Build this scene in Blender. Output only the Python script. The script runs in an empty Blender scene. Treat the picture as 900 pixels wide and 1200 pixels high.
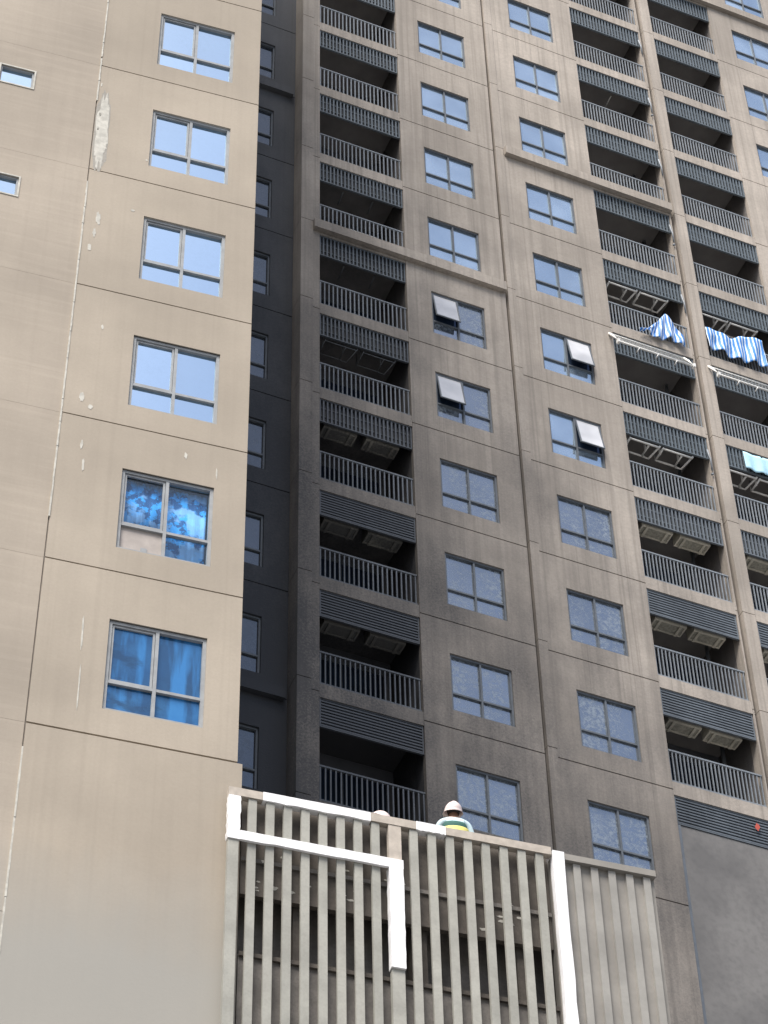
import bpy, bmesh, math, random
from mathutils import Matrix, Vector, noise
random.seed(7)
scene = bpy.context.scene
R = math.radians

# ------------------------------------------------------------------ camera, sky, sun, exposure
cam_d = bpy.data.cameras.new('camera')
cam = bpy.data.objects.new('camera', cam_d)
scene.collection.objects.link(cam)
right = (0.917817, -0.396580, -0.018315)
down = (0.276629, 0.671939, -0.687004)
fwd = (0.284759, 0.625478, 0.726423)
cam.matrix_world = Matrix(((right[0], -down[0], -fwd[0], 0.0),
                           (right[1], -down[1], -fwd[1], 0.0),
                           (right[2], -down[2], -fwd[2], 1.6),
                           (0, 0, 0, 1)))
cam_d.sensor_fit = 'VERTICAL'
cam_d.sensor_height = 36.0
cam_d.sensor_width = 27.0
cam_d.lens = 2930.28 / 1200 * 36.0
cam_d.clip_start = 0.1
cam_d.clip_end = 2000
scene.camera = cam

SUN_AZ, SUN_EL = R(47), R(57)          # sun stands behind the viewer, to the left
world = bpy.data.worlds.new('World')
scene.world = world
world.use_nodes = True
nt = world.node_tree
sky = nt.nodes.new('ShaderNodeTexSky')
sky.sky_type = 'NISHITA'
sky.sun_disc = False
sky.sun_elevation = SUN_EL
sky.sun_rotation = math.pi + SUN_AZ
sky.air_density = 1.0
sky.dust_density = 3.5
sky.ozone_density = 1.0
bg = nt.nodes['Background']
bg.inputs['Strength'].default_value = 0.14
nt.links.new(sky.outputs[0], bg.inputs['Color'])

sun_d = bpy.data.lights.new('sun', 'SUN')
sun_d.energy = 5.0
sun_d.angle = R(32)
sun_d.color = (1.0, 0.96, 0.91)
sun = bpy.data.objects.new('sun', sun_d)
scene.collection.objects.link(sun)
sdir = Vector((math.sin(SUN_AZ) * math.cos(SUN_EL), math.cos(SUN_AZ) * math.cos(SUN_EL), -math.sin(SUN_EL)))
sun.rotation_euler = sdir.to_track_quat('-Z', 'Y').to_euler()
sun.location = (-20, -20, 90)

scene.view_settings.view_transform = 'Standard'
scene.view_settings.look = 'None'
scene.view_settings.exposure = 0.24
scene.view_settings.gamma = 1.0
scene.view_settings.use_curve_mapping = False
scene.cycles.max_bounces = 6
scene.cycles.diffuse_bounces = 4
scene.cycles.glossy_bounces = 3
scene.render.resolution_x = 768
scene.render.resolution_y = 1024

# ------------------------------------------------------------------ helpers
COL = scene.collection


class MB:
    """collects boxes, bars and polygons into one mesh"""
    def __init__(self):
        self.v, self.f = [], []

    def box(self, x0, x1, y0, y1, z0, z1):
        b = len(self.v)
        self.v += [(x0, y0, z0), (x1, y0, z0), (x1, y1, z0), (x0, y1, z0),
                   (x0, y0, z1), (x1, y0, z1), (x1, y1, z1), (x0, y1, z1)]
        self.f += [(b, b + 3, b + 2, b + 1), (b + 4, b + 5, b + 6, b + 7), (b, b + 1, b + 5, b + 4),
                   (b + 1, b + 2, b + 6, b + 5), (b + 2, b + 3, b + 7, b + 6), (b + 3, b, b + 4, b + 7)]
        return self

    def slat(self, x0, x1, yc, zc, w, t, ang):
        """a long blade along x, tilted about x"""
        b = len(self.v)
        ca, sa = math.cos(ang), math.sin(ang)
        for x in (x0, x1):
            for (p, q) in ((-w / 2, -t / 2), (w / 2, -t / 2), (w / 2, t / 2), (-w / 2, t / 2)):
                self.v.append((x, yc + p * ca - q * sa, zc + p * sa + q * ca))
        self.f += [(b, b + 1, b + 2, b + 3), (b + 7, b + 6, b + 5, b + 4)]
        for i in range(4):
            j = (i + 1) % 4
            self.f.append((b + i, b + 4 + i, b + 4 + j, b + j))
        return self

    def tube(self, pts, r, n=8):
        pts = [Vector(p) for p in pts]
        rings = []
        for i, p in enumerate(pts):
            d = (pts[min(i + 1, len(pts) - 1)] - pts[max(i - 1, 0)]).normalized()
            up = Vector((0, 0, 1)) if abs(d.z) < .9 else Vector((1, 0, 0))
            a = d.cross(up).normalized()
            c = d.cross(a).normalized()
            rr = r[i] if isinstance(r, (list, tuple)) else r
            b = len(self.v)
            for k in range(n):
                t = 2 * math.pi * k / n
                self.v.append(tuple(p + a * (rr * math.cos(t)) + c * (rr * math.sin(t))))
            rings.append(b)
        for u, w in zip(rings, rings[1:]):
            for k in range(n):
                l = (k + 1) % n
                self.f.append((u + k, u + l, w + l, w + k))
        self.f.append(tuple(rings[0] + k for k in range(n))[::-1])
        self.f.append(tuple(rings[-1] + k for k in range(n)))
        return self

    def ring(self, x0, x1, y0, y1, z0, z1, w):
        """rectangular frame in the xz plane, member width w"""
        self.box(x0, x1, y0, y1, z1 - w, z1)
        self.box(x0, x1, y0, y1, z0, z0 + w)
        self.box(x0, x0 + w, y0, y1, z0 + w, z1 - w)
        self.box(x1 - w, x1, y0, y1, z0 + w, z1 - w)
        return self

    def mesh(self, name, mat, smooth=False):
        me = bpy.data.meshes.new(name)
        me.from_pydata(self.v, [], self.f)
        me.update()
        bm = bmesh.new()
        bm.from_mesh(me)
        bmesh.ops.recalc_face_normals(bm, faces=bm.faces)
        bm.to_mesh(me)
        bm.free()
        if mat:
            me.materials.append(mat)
        if smooth:
            for p in me.polygons:
                p.use_smooth = True
        return me


def obj(name, me, parent=None, loc=(0, 0, 0), rot=None):
    o = bpy.data.objects.new(name, me)
    COL.objects.link(o)
    o.location = loc
    if rot:
        o.rotation_euler = rot
    if parent:
        o.parent = parent
    return o


def tag(o, label, cat=None, group=None, kind=None):
    o['label'] = label
    if cat:
        o['category'] = cat
    if group:
        o['group'] = group
    if kind:
        o['kind'] = kind
    return o


def empty(name, loc, rz=0.0):
    o = bpy.data.objects.new(name, None)
    COL.objects.link(o)
    o.location = loc
    o.rotation_euler = (0, 0, rz)
    o.empty_display_size = 0.5
    return o


# ------------------------------------------------------------------ materials
def new_mat(name):
    m = bpy.data.materials.new(name)
    m.use_nodes = True
    n = m.node_tree.nodes
    return m, m.node_tree, n['Principled BSDF']


def N(t, kind, **kw):
    n = t.nodes.new(kind)
    for k, v in kw.items():
        setattr(n, k, v)
    return n


def mixc(t, fac, a, b, blend='MIX'):
    m = N(t, 'ShaderNodeMix', data_type='RGBA', blend_type=blend)
    for s, v in ((0, fac), (6, a), (7, b)):
        if hasattr(v, 'links'):
            t.links.new(v, m.inputs[s])
        elif s == 0:
            m.inputs[0].default_value = v
        else:
            m.inputs[s].default_value = (*v, 1)
    return m.outputs[2]


def noise_tex(t, scale=(1, 1, 1), s=1.0, detail=4, rough=.55, lo=.35, hi=.65, coord='world'):
    if coord == 'world':
        src = N(t, 'ShaderNodeNewGeometry').outputs['Position']
    else:
        src = N(t, 'ShaderNodeTexCoord').outputs['Object']
    mp = N(t, 'ShaderNodeMapping')
    mp.inputs['Scale'].default_value = scale
    t.links.new(src, mp.inputs[0])
    n = N(t, 'ShaderNodeTexNoise')
    n.inputs['Scale'].default_value = s
    n.inputs['Detail'].default_value = detail
    n.inputs['Roughness'].default_value = rough
    t.links.new(mp.outputs[0], n.inputs['Vector'])
    r = N(t, 'ShaderNodeMapRange')
    r.inputs[1].default_value = lo
    r.inputs[2].default_value = hi
    t.links.new(n.outputs['Fac'], r.inputs[0])
    return r.outputs[0]


def zramp(t, za, zb):
    """1 below za, 0 above zb (world height)"""
    g = N(t, 'ShaderNodeNewGeometry')
    s = N(t, 'ShaderNodeSeparateXYZ')
    t.links.new(g.outputs['Position'], s.inputs[0])
    r = N(t, 'ShaderNodeMapRange')
    r.inputs[1].default_value = za
    r.inputs[2].default_value = zb
    r.inputs[3].default_value = 1
    r.inputs[4].default_value = 0
    t.links.new(s.outputs['Z'], r.inputs[0])
    return r.outputs[0]


def mul(t, a, b):
    m = N(t, 'ShaderNodeMath', operation='MULTIPLY')
    for i, v in enumerate((a, b)):
        if hasattr(v, 'links'):
            t.links.new(v, m.inputs[i])
        else:
            m.inputs[i].default_value = v
    return m.outputs[0]


def add_bump(t, p, fac, strength, dist=.01):
    b = N(t, 'ShaderNodeBump')
    b.inputs['Strength'].default_value = strength
    b.inputs['Distance'].default_value = dist
    t.links.new(fac, b.inputs['Height'])
    t.links.new(b.outputs[0], p.inputs['Normal'])


def sc(c, k):
    return tuple(min(1, x * k) for x in c)


SOOT_SHADE = (.040, .045, .054)  # blue-black for soot and painted-in shade together


def soot_shade_mask(t, gain=1.0):
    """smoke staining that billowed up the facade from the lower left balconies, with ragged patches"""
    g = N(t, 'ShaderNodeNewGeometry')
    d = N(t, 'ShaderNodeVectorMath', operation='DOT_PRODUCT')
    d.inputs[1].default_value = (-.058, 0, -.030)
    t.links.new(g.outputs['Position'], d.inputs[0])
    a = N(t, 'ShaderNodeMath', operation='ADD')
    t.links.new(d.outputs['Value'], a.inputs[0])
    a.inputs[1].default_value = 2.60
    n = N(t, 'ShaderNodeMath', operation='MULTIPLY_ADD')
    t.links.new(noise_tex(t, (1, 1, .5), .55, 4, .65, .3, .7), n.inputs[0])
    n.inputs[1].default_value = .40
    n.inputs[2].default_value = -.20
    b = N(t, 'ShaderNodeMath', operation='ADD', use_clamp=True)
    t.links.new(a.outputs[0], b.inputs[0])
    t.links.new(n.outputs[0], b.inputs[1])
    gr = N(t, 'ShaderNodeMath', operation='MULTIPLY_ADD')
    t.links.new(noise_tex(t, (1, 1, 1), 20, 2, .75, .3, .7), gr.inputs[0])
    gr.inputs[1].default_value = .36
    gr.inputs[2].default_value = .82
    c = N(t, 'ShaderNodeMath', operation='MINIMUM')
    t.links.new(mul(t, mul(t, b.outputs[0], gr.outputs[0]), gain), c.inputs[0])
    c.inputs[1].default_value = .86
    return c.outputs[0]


def stucco(name, col, patch=.16, streak=.18, speck=.18, bump=.35, grey=None, courses=False, speckscale=26, soot_shade=0):
    m, t, p = new_mat(name)
    c = mixc(t, noise_tex(t, s=.35, detail=4), sc(col, 1 - patch), sc(col, 1 + patch * .6))
    oi = N(t, 'ShaderNodeObjectInfo')
    c = mixc(t, mul(t, oi.outputs['Random'], .16), c, sc(col, .62))
    c = mixc(t, mul(t, noise_tex(t, (7, 7, .22), 1.0, 2, .6, .45, .75), streak), c, sc(col, .45))
    c = mixc(t, mul(t, noise_tex(t, (3.2, 3.2, .16), 1.0, 2, .6, .56, .8), streak * .8), c, sc(col, 1.5))
    sp = noise_tex(t, s=speckscale, detail=2, rough=.7, lo=.3, hi=.7)
    c = mixc(t, mul(t, sp, speck), c, sc(col, .55))
    c = mixc(t, mul(t, noise_tex(t, (11, 11, .1), 1.0, 2, .6, .54, .68), streak), c, sc(col, .5))
    if soot_shade:
        c = mixc(t, soot_shade_mask(t, soot_shade), c, SOOT_SHADE)
    if grey:
        edge = N(t, 'ShaderNodeMath', operation='ADD')
        gz = zramp(t, grey[1], grey[2])
        t.links.new(gz, edge.inputs[0])
        nz = mul(t, noise_tex(t, (1.2, 1.2, .5), 1.5, 6, .6, 0, 1), .5)
        t.links.new(nz, edge.inputs[1])
        mr = N(t, 'ShaderNodeMapRange')
        mr.inputs[1].default_value = .4
        mr.inputs[2].default_value = 1.15
        mr.inputs[4].default_value = .8
        t.links.new(edge.outputs[0], mr.inputs[0])
        c = mixc(t, mr.outputs[0], c, grey[0])
    if courses:
        c = mixc(t, mul(t, noise_tex(t, (.5, .5, 9), 1.0, 4, .6, .5, .72), .16), c, sc(col, 1.35))
        c = mixc(t, mul(t, noise_tex(t, (.4, .4, 14), 1.0, 4, .6, .55, .75), .12), c, sc(col, .6))
    t.links.new(c, p.inputs['Base Color'])
    p.inputs['Roughness'].default_value = .88
    p.inputs['Specular IOR Level'].default_value = .25
    if courses:
        h = noise_tex(t, (.6, .6, 16), 1.0, 4, .6, 0, 1)
        add_bump(t, p, h, .12, .006)
    else:
        add_bump(t, p, sp, bump, .006)
    return m


def plain(name, col, rough=.6, metal=0.0, var=.12, speck=.1, bump=0.0, s=3.0, soot_shade=0):
    m, t, p = new_mat(name)
    c = mixc(t, noise_tex(t, s=s, detail=3), sc(col, 1 - var), sc(col, 1 + var * .6))
    c = mixc(t, mul(t, noise_tex(t, s=s * 12, detail=1, lo=.4, hi=.75), speck), c, sc(col, .5))
    if soot_shade:
        c = mixc(t, soot_shade_mask(t, soot_shade), c, SOOT_SHADE)
    t.links.new(c, p.inputs['Base Color'])
    p.inputs['Roughness'].default_value = rough
    p.inputs['Metallic'].default_value = metal
    if bump:
        add_bump(t, p, noise_tex(t, s=30, detail=4, lo=0, hi=1), bump, .004)
    return m


def glass_pane(name, base, tint, refl, dust=0.0, dustcol=(.45, .47, .5), rough=.03, dscale=9, band=None):
    """coated window glass over a dark room: sharp sky reflection, a little dirt"""
    m, t, p = new_mat(name)
    oi = N(t, 'ShaderNodeObjectInfo')
    g = N(t, 'ShaderNodeBsdfGlossy')
    g.inputs['Color'].default_value = (*tint, 1)
    g.inputs['Roughness'].default_value = rough
    p.inputs['Roughness'].default_value = .7
    p.inputs['Specular IOR Level'].default_value = .1
    c = mixc(t, noise_tex(t, s=.9, detail=2), sc(base, .6), sc(base, 1.35))
    c = mixc(t, mul(t, oi.outputs['Random'], .55), c, sc(base, .35))
    if band:
        c = mixc(t, noise_tex(t, (4.5, 4.5, .5), 1.0, 4, .55, .44, .58), c, band)
        c = mixc(t, noise_tex(t, (1, 1, 2.2), 1.1, 5, .6, .54, .62), c, sc(base, .5))
    if dust:
        d = noise_tex(t, (1, 1, 1), dscale, 8, .75, .42, .68)
        d2 = noise_tex(t, (1, 1, .35), 1.4, 4, .6, .3, .7)
        dd = mul(t, mul(t, d, d2), dust)
        cl = N(t, 'ShaderNodeMath', operation='MINIMUM')
        t.links.new(dd, cl.inputs[0])
        cl.inputs[1].default_value = .85
        dd = cl.outputs[0]
        c = mixc(t, dd, c, dustcol)
    t.links.new(c, p.inputs['Base Color'])
    mx = N(t, 'ShaderNodeMixShader')
    r = N(t, 'ShaderNodeMapRange')
    r.inputs[3].default_value = refl * .88
    r.inputs[4].default_value = min(1, refl * 1.08)
    t.links.new(oi.outputs['Random'], r.inputs[0])
    fac = r.outputs[0]
    if dust:
        inv = N(t, 'ShaderNodeMath', operation='SUBTRACT')
        inv.inputs[0].default_value = 1
        t.links.new(mul(t, dd, .75), inv.inputs[1])
        fac = mul(t, fac, inv.outputs[0])
    t.links.new(fac, mx.inputs[0])
    t.links.new(p.outputs[0], mx.inputs[1])
    t.links.new(g.outputs[0], mx.inputs[2])
    # faint waviness of the sheet
    b = N(t, 'ShaderNodeBump')
    b.inputs['Strength'].default_value = .05
    b.inputs['Distance'].default_value = .02
    t.links.new(noise_tex(t, s=1.6, detail=1, lo=0, hi=1), b.inputs['Height'])
    t.links.new(b.outputs[0], g.inputs['Normal'])
    t.links.new(mx.outputs[0], t.nodes['Material Output'].inputs[0])
    return m


BEIGE = (.40, .345, .295)
M = {}
M['main'] = stucco('main_stucco', (.475, .425, .37), patch=.24, speck=.3, streak=.38, speckscale=15, soot_shade=1.08)
M['left'] = stucco('left_stucco', (.395, .345, .28), patch=.14, bump=.1, streak=.07, speck=.12, grey=((.315, .31, .285), 19.3, 21.5))
M['leftwall'] = stucco('left_wall_render', (.385, .336, .276), patch=.16, streak=.06, speck=.12, courses=True,
                       grey=((.315, .31, .285), 19.3, 21.5))
M['core'] = stucco('core_render', (.22, .205, .195), speck=.25, soot_shade=1.5)
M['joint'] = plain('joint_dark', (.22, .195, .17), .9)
M['recess'] = stucco('recess_stucco', (.13, .135, .145), speck=.25, soot_shade=1.3)
M['bare'] = stucco('bare_render', (.38, .36, .32), patch=.2, speck=.4)
M['frame'] = plain('frame_aluminium', (.13, .15, .175), .75, 0, s=6)
M['frame_l'] = plain('frame_grey', (.30, .315, .325), .8, 0, s=6)
M['trim'] = plain('white_sealant', (.50, .485, .43), .8, var=.2, s=9)
M['glassA'] = glass_pane('glass_upper', (.42, .53, .66), (.72, .88, 1), .70, .2, (.6, .62, .65))
M['glassB'] = glass_pane('glass_dusty', (.08, .095, .12), (.84, .92, 1), .46, 2.0, (.30, .35, .40), dscale=10)
M['glassL'] = glass_pane('glass_left', (.06, .09, .13), (.60, .80, 1), .95, .10)
M['glassR'] = glass_pane('glass_recess', (.03, .036, .045), (.8, .9, 1), .16, .5, (.1, .11, .12))
M['glassD'] = glass_pane('glass_door', (.02, .038, .075), (.5, .65, 1), .08, 0, rough=.1)
M['sash'] = glass_pane('glass_open_sash', (.88, .89, .90), (.95, .97, 1), .25, .2, (.7, .72, .74), rough=.12)  # pale base colour paints the bright sky reflection into the pane
M['rail'] = plain('rail_paint', (.27, .30, .33), .5, s=8, soot_shade=1.3)
M['louvre'] = plain('louvre_slate', (.13, .16, .185), .55, s=5, soot_shade=1.6)
M['louvre2'] = plain('louvre_dark', (.15, .175, .20), .55, s=5, soot_shade=1.6)
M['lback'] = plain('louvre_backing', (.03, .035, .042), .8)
M['ceiling'] = plain('ceiling_render', (.30, .29, .285), .9, s=2, bump=.2, soot_shade=1.5)
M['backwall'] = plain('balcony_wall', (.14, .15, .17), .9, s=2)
M['cream'] = plain('cream_enamel', (.74, .71, .60), .45, s=7, speck=.25, soot_shade=1.9)  # mask paints the left column's shade into the units
M['pan'] = plain('base_pan_grey', (.46, .45, .38), .6, s=18, speck=.45, var=.3, soot_shade=1.9)
M['white'] = plain('white_enamel', (.86, .86, .83), .5, s=6)
M['whitepaint'] = plain('white_wet_paint', (.86, .86, .86), .5, s=6, var=.06, speck=.05, bump=.4)
M['primer'] = plain('beige_rail_paint', (.45, .40, .34), .7, s=8, var=.15)
M['slat'] = plain('slat_grey_paint', (.335, .33, .29), .65, s=2.5, var=.14, speck=.2, bump=.25)
M['brown'] = plain('parapet_brown', (.115, .10, .085), .9, s=3, var=.3, speck=.35, bump=.4)
M['brown2'] = plain('podium_wall', (.20, .185, .168), .9, s=2.5, var=.3, speck=.35, bump=.4)
M['panelgrey'] = plain('grey_hoarding', (.215, .205, .19), .35, s=.7, var=.22, speck=.3, bump=.3)
M['ribback'] = plain('ribbed_panel', (.26, .245, .22), .8, s=1.6, var=.16)
M['ribslat'] = plain('ribbed_slat', (.30, .29, .265), .8, s=1.6, var=.16)
M['ground'] = plain('paving', (.18, .178, .175), .9, s=.6, var=.3, speck=.3, bump=.3)
M['deck'] = plain('roof_deck', (.25, .24, .22), .9, s=.8, var=.2)
M['skin'] = plain('skin', (.30, .16, .10), .6, var=.06, speck=.02)
M['shirt'] = plain('pale_blue_cloth', (.55, .70, .74), .85, var=.06, speck=.04, bump=.3)
M['trouser'] = plain('navy_cloth', (.05, .06, .09), .9)
M['boot'] = plain('boot_leather', (.03, .025, .02), .6)
M['helmet'] = plain('white_helmet', (.84, .70, .66), .3, var=.03, speck=.02)
M['vestgreen'] = plain('dark_green_cloth', (.02, .09, .075), .85, var=.06)
M['vestyellow'] = plain('yellow_band', (.75, .68, .20), .7, var=.04)
M['hair'] = plain('dark_hair', (.03, .018, .012), .7)
M['towel'] = plain('pale_aqua_cloth', (.50, .80, .95), .85, var=.06, bump=.3)
M['red'] = plain('red_cloth', (.55, .10, .07), .8)


def striped(name, a, b, scale, axis='X', detail=.6):
    m, t, p = new_mat(name)
    tc = N(t, 'ShaderNodeTexCoord')
    w = N(t, 'ShaderNodeTexWave', wave_type='BANDS', bands_direction=axis)
    w.inputs['Scale'].default_value = scale
    w.inputs['Distortion'].default_value = 1.2
    w.inputs['Detail'].default_value = 2
    t.links.new(tc.outputs['UV'], w.inputs[0])
    r = N(t, 'ShaderNodeMapRange')
    r.inputs[1].default_value = .30
    r.inputs[2].default_value = .46
    t.links.new(w.outputs[0], r.inputs[0])
    c = mixc(t, r.outputs[0], a, b)
    t.links.new(c, p.inputs['Base Color'])
    p.inputs['Roughness'].default_value = .6
    p.inputs['Sheen Weight'].default_value = .1
    return m


M['stripe'] = striped('blue_white_stripe', (.72, .82, .93), (.02, .20, .62), 4.0, 'X')
M['stripe2'] = striped('blue_white_stripe_wide', (.72, .82, .93), (.02, .22, .66), 5.0, 'X')


def blue_reflection(name, leafy):
    m, t, p = new_mat(name)
    if leafy:
        f = noise_tex(t, (1, 1, 1), 9, 5, .6, .47, .53, coord='obj')
        c = mixc(t, f, (.01, .11, .28), (.06, .50, .98))
        f2 = noise_tex(t, (1, 1, 1), 3.2, 3, .5, .5, .56, coord='obj')
        c = mixc(t, mul(t, f2, .8), c, (.42, .68, .98))
    else:
        f = noise_tex(t, (5, 1, .45), 1.1, 4, .5, .42, .6, coord='obj')
        c = mixc(t, f, (.012, .10, .28), (.05, .30, .62))
    t.links.new(c, p.inputs['Base Color'])
    p.inputs['Roughness'].default_value = .8
    return m


M['curtain'] = blue_reflection('blue_curtain', False)
M['leafcurtain'] = blue_reflection('leaf_print_curtain', True)
M['board'] = plain('grey_board', (.40, .36, .33), .8, s=5)


def clear_glass(name, refl):
    m, t, p = new_mat(name)
    tr = N(t, 'ShaderNodeBsdfTransparent')
    tr.inputs['Color'].default_value = (.86, .94, 1, 1)
    g = N(t, 'ShaderNodeBsdfGlossy')
    g.inputs['Color'].default_value = (.8, .92, 1, 1)
    g.inputs['Roughness'].default_value = .02
    mx = N(t, 'ShaderNodeMixShader')
    mx.inputs[0].default_value = refl
    t.links.new(tr.outputs[0], mx.inputs[1])
    t.links.new(g.outputs[0], mx.inputs[2])
    t.links.new(mx.outputs[0], t.nodes['Material Output'].inputs[0])
    return m


M['bluefilm'] = glass_pane('blue_film_glass', (.008, .055, .15), (.35, .65, 1), .16, .3, (.10, .34, .62), rough=.04, dscale=2.2, band=(.025, .16, .40))  # blue base and bands paint window reflections into the pane
M['clear'] = clear_glass('clear_glass', .06)

# ------------------------------------------------------------------ frame of reference
YM = 33.694            # distance of the main facade
ZJ = 58.987            # height of the storey joint called level 0
FH = 3.0
X0 = 18.0


def zl(n):
    return ZJ + FH * n


PL = Vector((10.48788, 23.03680, 0))
AL = -0.0998278
TL = Vector((math.cos(AL), math.sin(AL), 0))
S0 = -5.0

# ground
g = MB()
g.v = [(-400, -400, 0), (400, -400, 0), (400, 400, 0), (-400, 400, 0)]
g.f = [(0, 1, 2, 3)]
tag(obj('ground', g.mesh('ground', M['ground'])), 'pale grey paved ground', kind='structure')

# ------------------------------------------------------------------ main apartment tower
tower = empty('apartment_tower', (X0, YM, 0))
tag(tower, 'tall beige apartment tower with columns of louvred balconies, behind the slatted screen', 'building')


def part(name, mb, mat, parent=tower, smooth=False, loc=(0, 0, 0)):
    return obj(name, mb.mesh(name, M[mat], smooth), parent, loc)


def bx(x0, x1, y0, y1, z0, z1, mb=None):
    mb = mb or MB()
    return mb.box(x0 - X0, x1 - X0, y0, y1, z0, z1)


_cache = {}


def shared(key, fn):
    if key not in _cache:
        _cache[key] = fn()
    return _cache[key]


GAP = .03


def holed_panel(w, h, hx0, hx1, hz0, hz1, t):
    m = MB()
    m.box(0, hx0, 0, t, 0, h)
    m.box(hx1, w, 0, t, 0, h)
    m.box(hx0, hx1, 0, t, 0, hz0)
    m.box(hx0, hx1, 0, t, hz1, h)
    return m


def make_window(parent, loc, w, h, glass, frame='frame', opened=None, sash_left=False, fw=.045, special=None, trim=None):
    """window of four lights: two wide upper, two low lower"""
    key = (round(w, 3), round(h, 3), fw)
    d = .075
    fr = shared(('wf', frame) + key, lambda: MB().ring(0, w, 0, d, 0, h, fw).mesh('window', M[frame]))
    o = obj('window', fr, parent, loc)
    tz = h * .325                              # transom
    mw = fw * .95
    obj('mullion', shared(('wm', frame) + key, lambda: MB().box(w / 2 - mw / 2, w / 2 + mw / 2, .004, d - .004, fw, h - fw).mesh('mullion', M[frame])), o)
    for i in range(2):
        a, b = (fw, w / 2 - mw / 2) if i == 0 else (w / 2 + mw / 2, w - fw)
        obj('transom', shared(('wt', frame, i) + key, lambda: MB().box(a, b, .008, d - .006, tz - mw / 2, tz + mw / 2).mesh('transom', M[frame])), o)
        for j in range(2):
            za, zb = (fw, tz - mw / 2) if j == 0 else (tz + mw / 2, h - fw)
            gm = glass
            yy = .05
            if opened == i and j == 1:
                # top-hung sash pushed out
                ang = -R(10)
                H2 = zb - za
                s = obj('open_sash', shared(('os', frame, i) + key, lambda: MB().ring(a, b, -.03, 0.0, -H2, 0, .03).mesh('open_sash', M[frame])), o,
                        (0, .03, zb), (ang, 0, 0))
                obj('pane', shared(('op', i) + key, lambda: MB().box(a + .03, b - .03, -.02, -.012, -H2 + .03, -.03).mesh('pane', M['sash'])), o,
                    (0, .03, zb), (ang, 0, 0))
                obj('pane', shared(('dk', i, j) + key, lambda: MB().box(a, b, .058, .064, za, zb).mesh('pane', M['glassD'])), o)
                continue
            if special and special.get((i, j)):
                gm = special[(i, j)]
            obj('pane', shared(('wp', gm, i, j) + key, lambda: MB().box(a, b, yy, yy + .006, za, zb).mesh('pane', M[gm])), o, (0, 0, 0), (R(random.uniform(-.15, .15)), 0, R(random.uniform(-.12, .12))))
            if sash_left and i == 0 and j == 1:
                obj('sash', shared(('ws', frame, i, j) + key, lambda: MB().ring(a + .006, b - .006, .02, .052, za + .006, zb - .006, .03).mesh('sash', M[frame])), o)
    if trim:
        obj('trim', shared(('tr', trim) + key, lambda: MB().ring(-trim, w + trim, -.012, .02, -trim, h + trim, trim).mesh('trim', M['trim'])), o,
            (0, 0, 0))
    return o


WT = .12    # wall panel thickness


def wall_column(xa, xb, wx0, wx1, levels, y=0.0, mat='main', glassfn=None, opened=None, ledge_levels=(), parent=tower, yrec=.035):
    """one wall panel and one window for every storey; level n names the joint above the storey"""
    opened = opened or {}
    for n in levels:
        zt, zb = zl(n) - GAP / 2, zl(n - 1) + GAP / 2
        h = zt - zb
        wz1, wz0 = zl(n) - .307 * FH, zl(n) - .832 * FH
        me = shared(('wall', round(xa, 3), round(xb, 3), mat, y),
                    lambda: holed_panel(xb - xa, h, wx0 - xa, wx1 - xa, wz0 - zb, wz1 - zb, WT).mesh('wall_panel', M[mat]))
        obj('wall_panel', me, parent, (xa - X0, y, zb))
        make_window(parent, (wx0 - X0, y + yrec, wz0), wx1 - wx0, wz1 - wz0, glassfn(n), opened=opened.get(n))


def glass_for(n):
    return 'glassA' if n >= -3 else 'glassB'


# wall A between the first balcony column and the pilaster
wall_column(16.10, 18.775, 16.745, 18.16, range(2, -10, -1), glassfn=lambda n: 'glassA' if n >= -2 else 'glassB', opened={-3: 0, -4: 0})
# wall C
part('wall_panel', bx(19.07, 21.715, 0, WT, zl(-10) + .01, zl(-9) - GAP / 2), 'main')
wall_column(19.07, 21.715, 19.66, 21.06, range(3, -9, -1), glassfn=lambda n: 'glassA' if n >= -4 else 'glassB', opened={-3: 1, -4: 1})
# wall D at the right edge of the view
wall_column(26.69, 30.2, 27.42, 28.83, range(5, -10, -1), glassfn=lambda n: 'glassA')
# dark wall in the recess beside the pillar
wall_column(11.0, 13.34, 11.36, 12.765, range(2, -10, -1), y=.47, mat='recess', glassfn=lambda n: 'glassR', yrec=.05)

# pilasters, storey by storey
for n in range(3, -10, -1):
    zt, zb = zl(n) + .21, zl(n - 1) + .21 + .02
    part('pilaster', bx(18.845, 19.066, -.02, .14, zb, zt), 'main')
for n in range(2, -10, -1):
    zt, zb = zl(n) - .01, zl(n - 1) + .012
    part('pillar', bx(13.345, 13.655, -.035, .60, zb + .25, zt + .25), 'main')
    part('pillar', bx(13.658, 13.84, 0.0, .60, zb, zt), 'main')
for n in range(6, -10, -1):
    zt, zb = zl(n) - .01, zl(n - 1) + .012
    part('pillar', bx(24.17, 24.49, -.03, .30, zb, zt), 'main')
    part('pillar', bx(24.493, 24.52, 0.0, .30, zb, zt), 'main')
    part('pillar', bx(24.055, 24.165, .26, .30, zb, zt), 'core')
    part('pillar', bx(24.01, 24.052, .004, .30, zb, zt), 'main')

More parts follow.
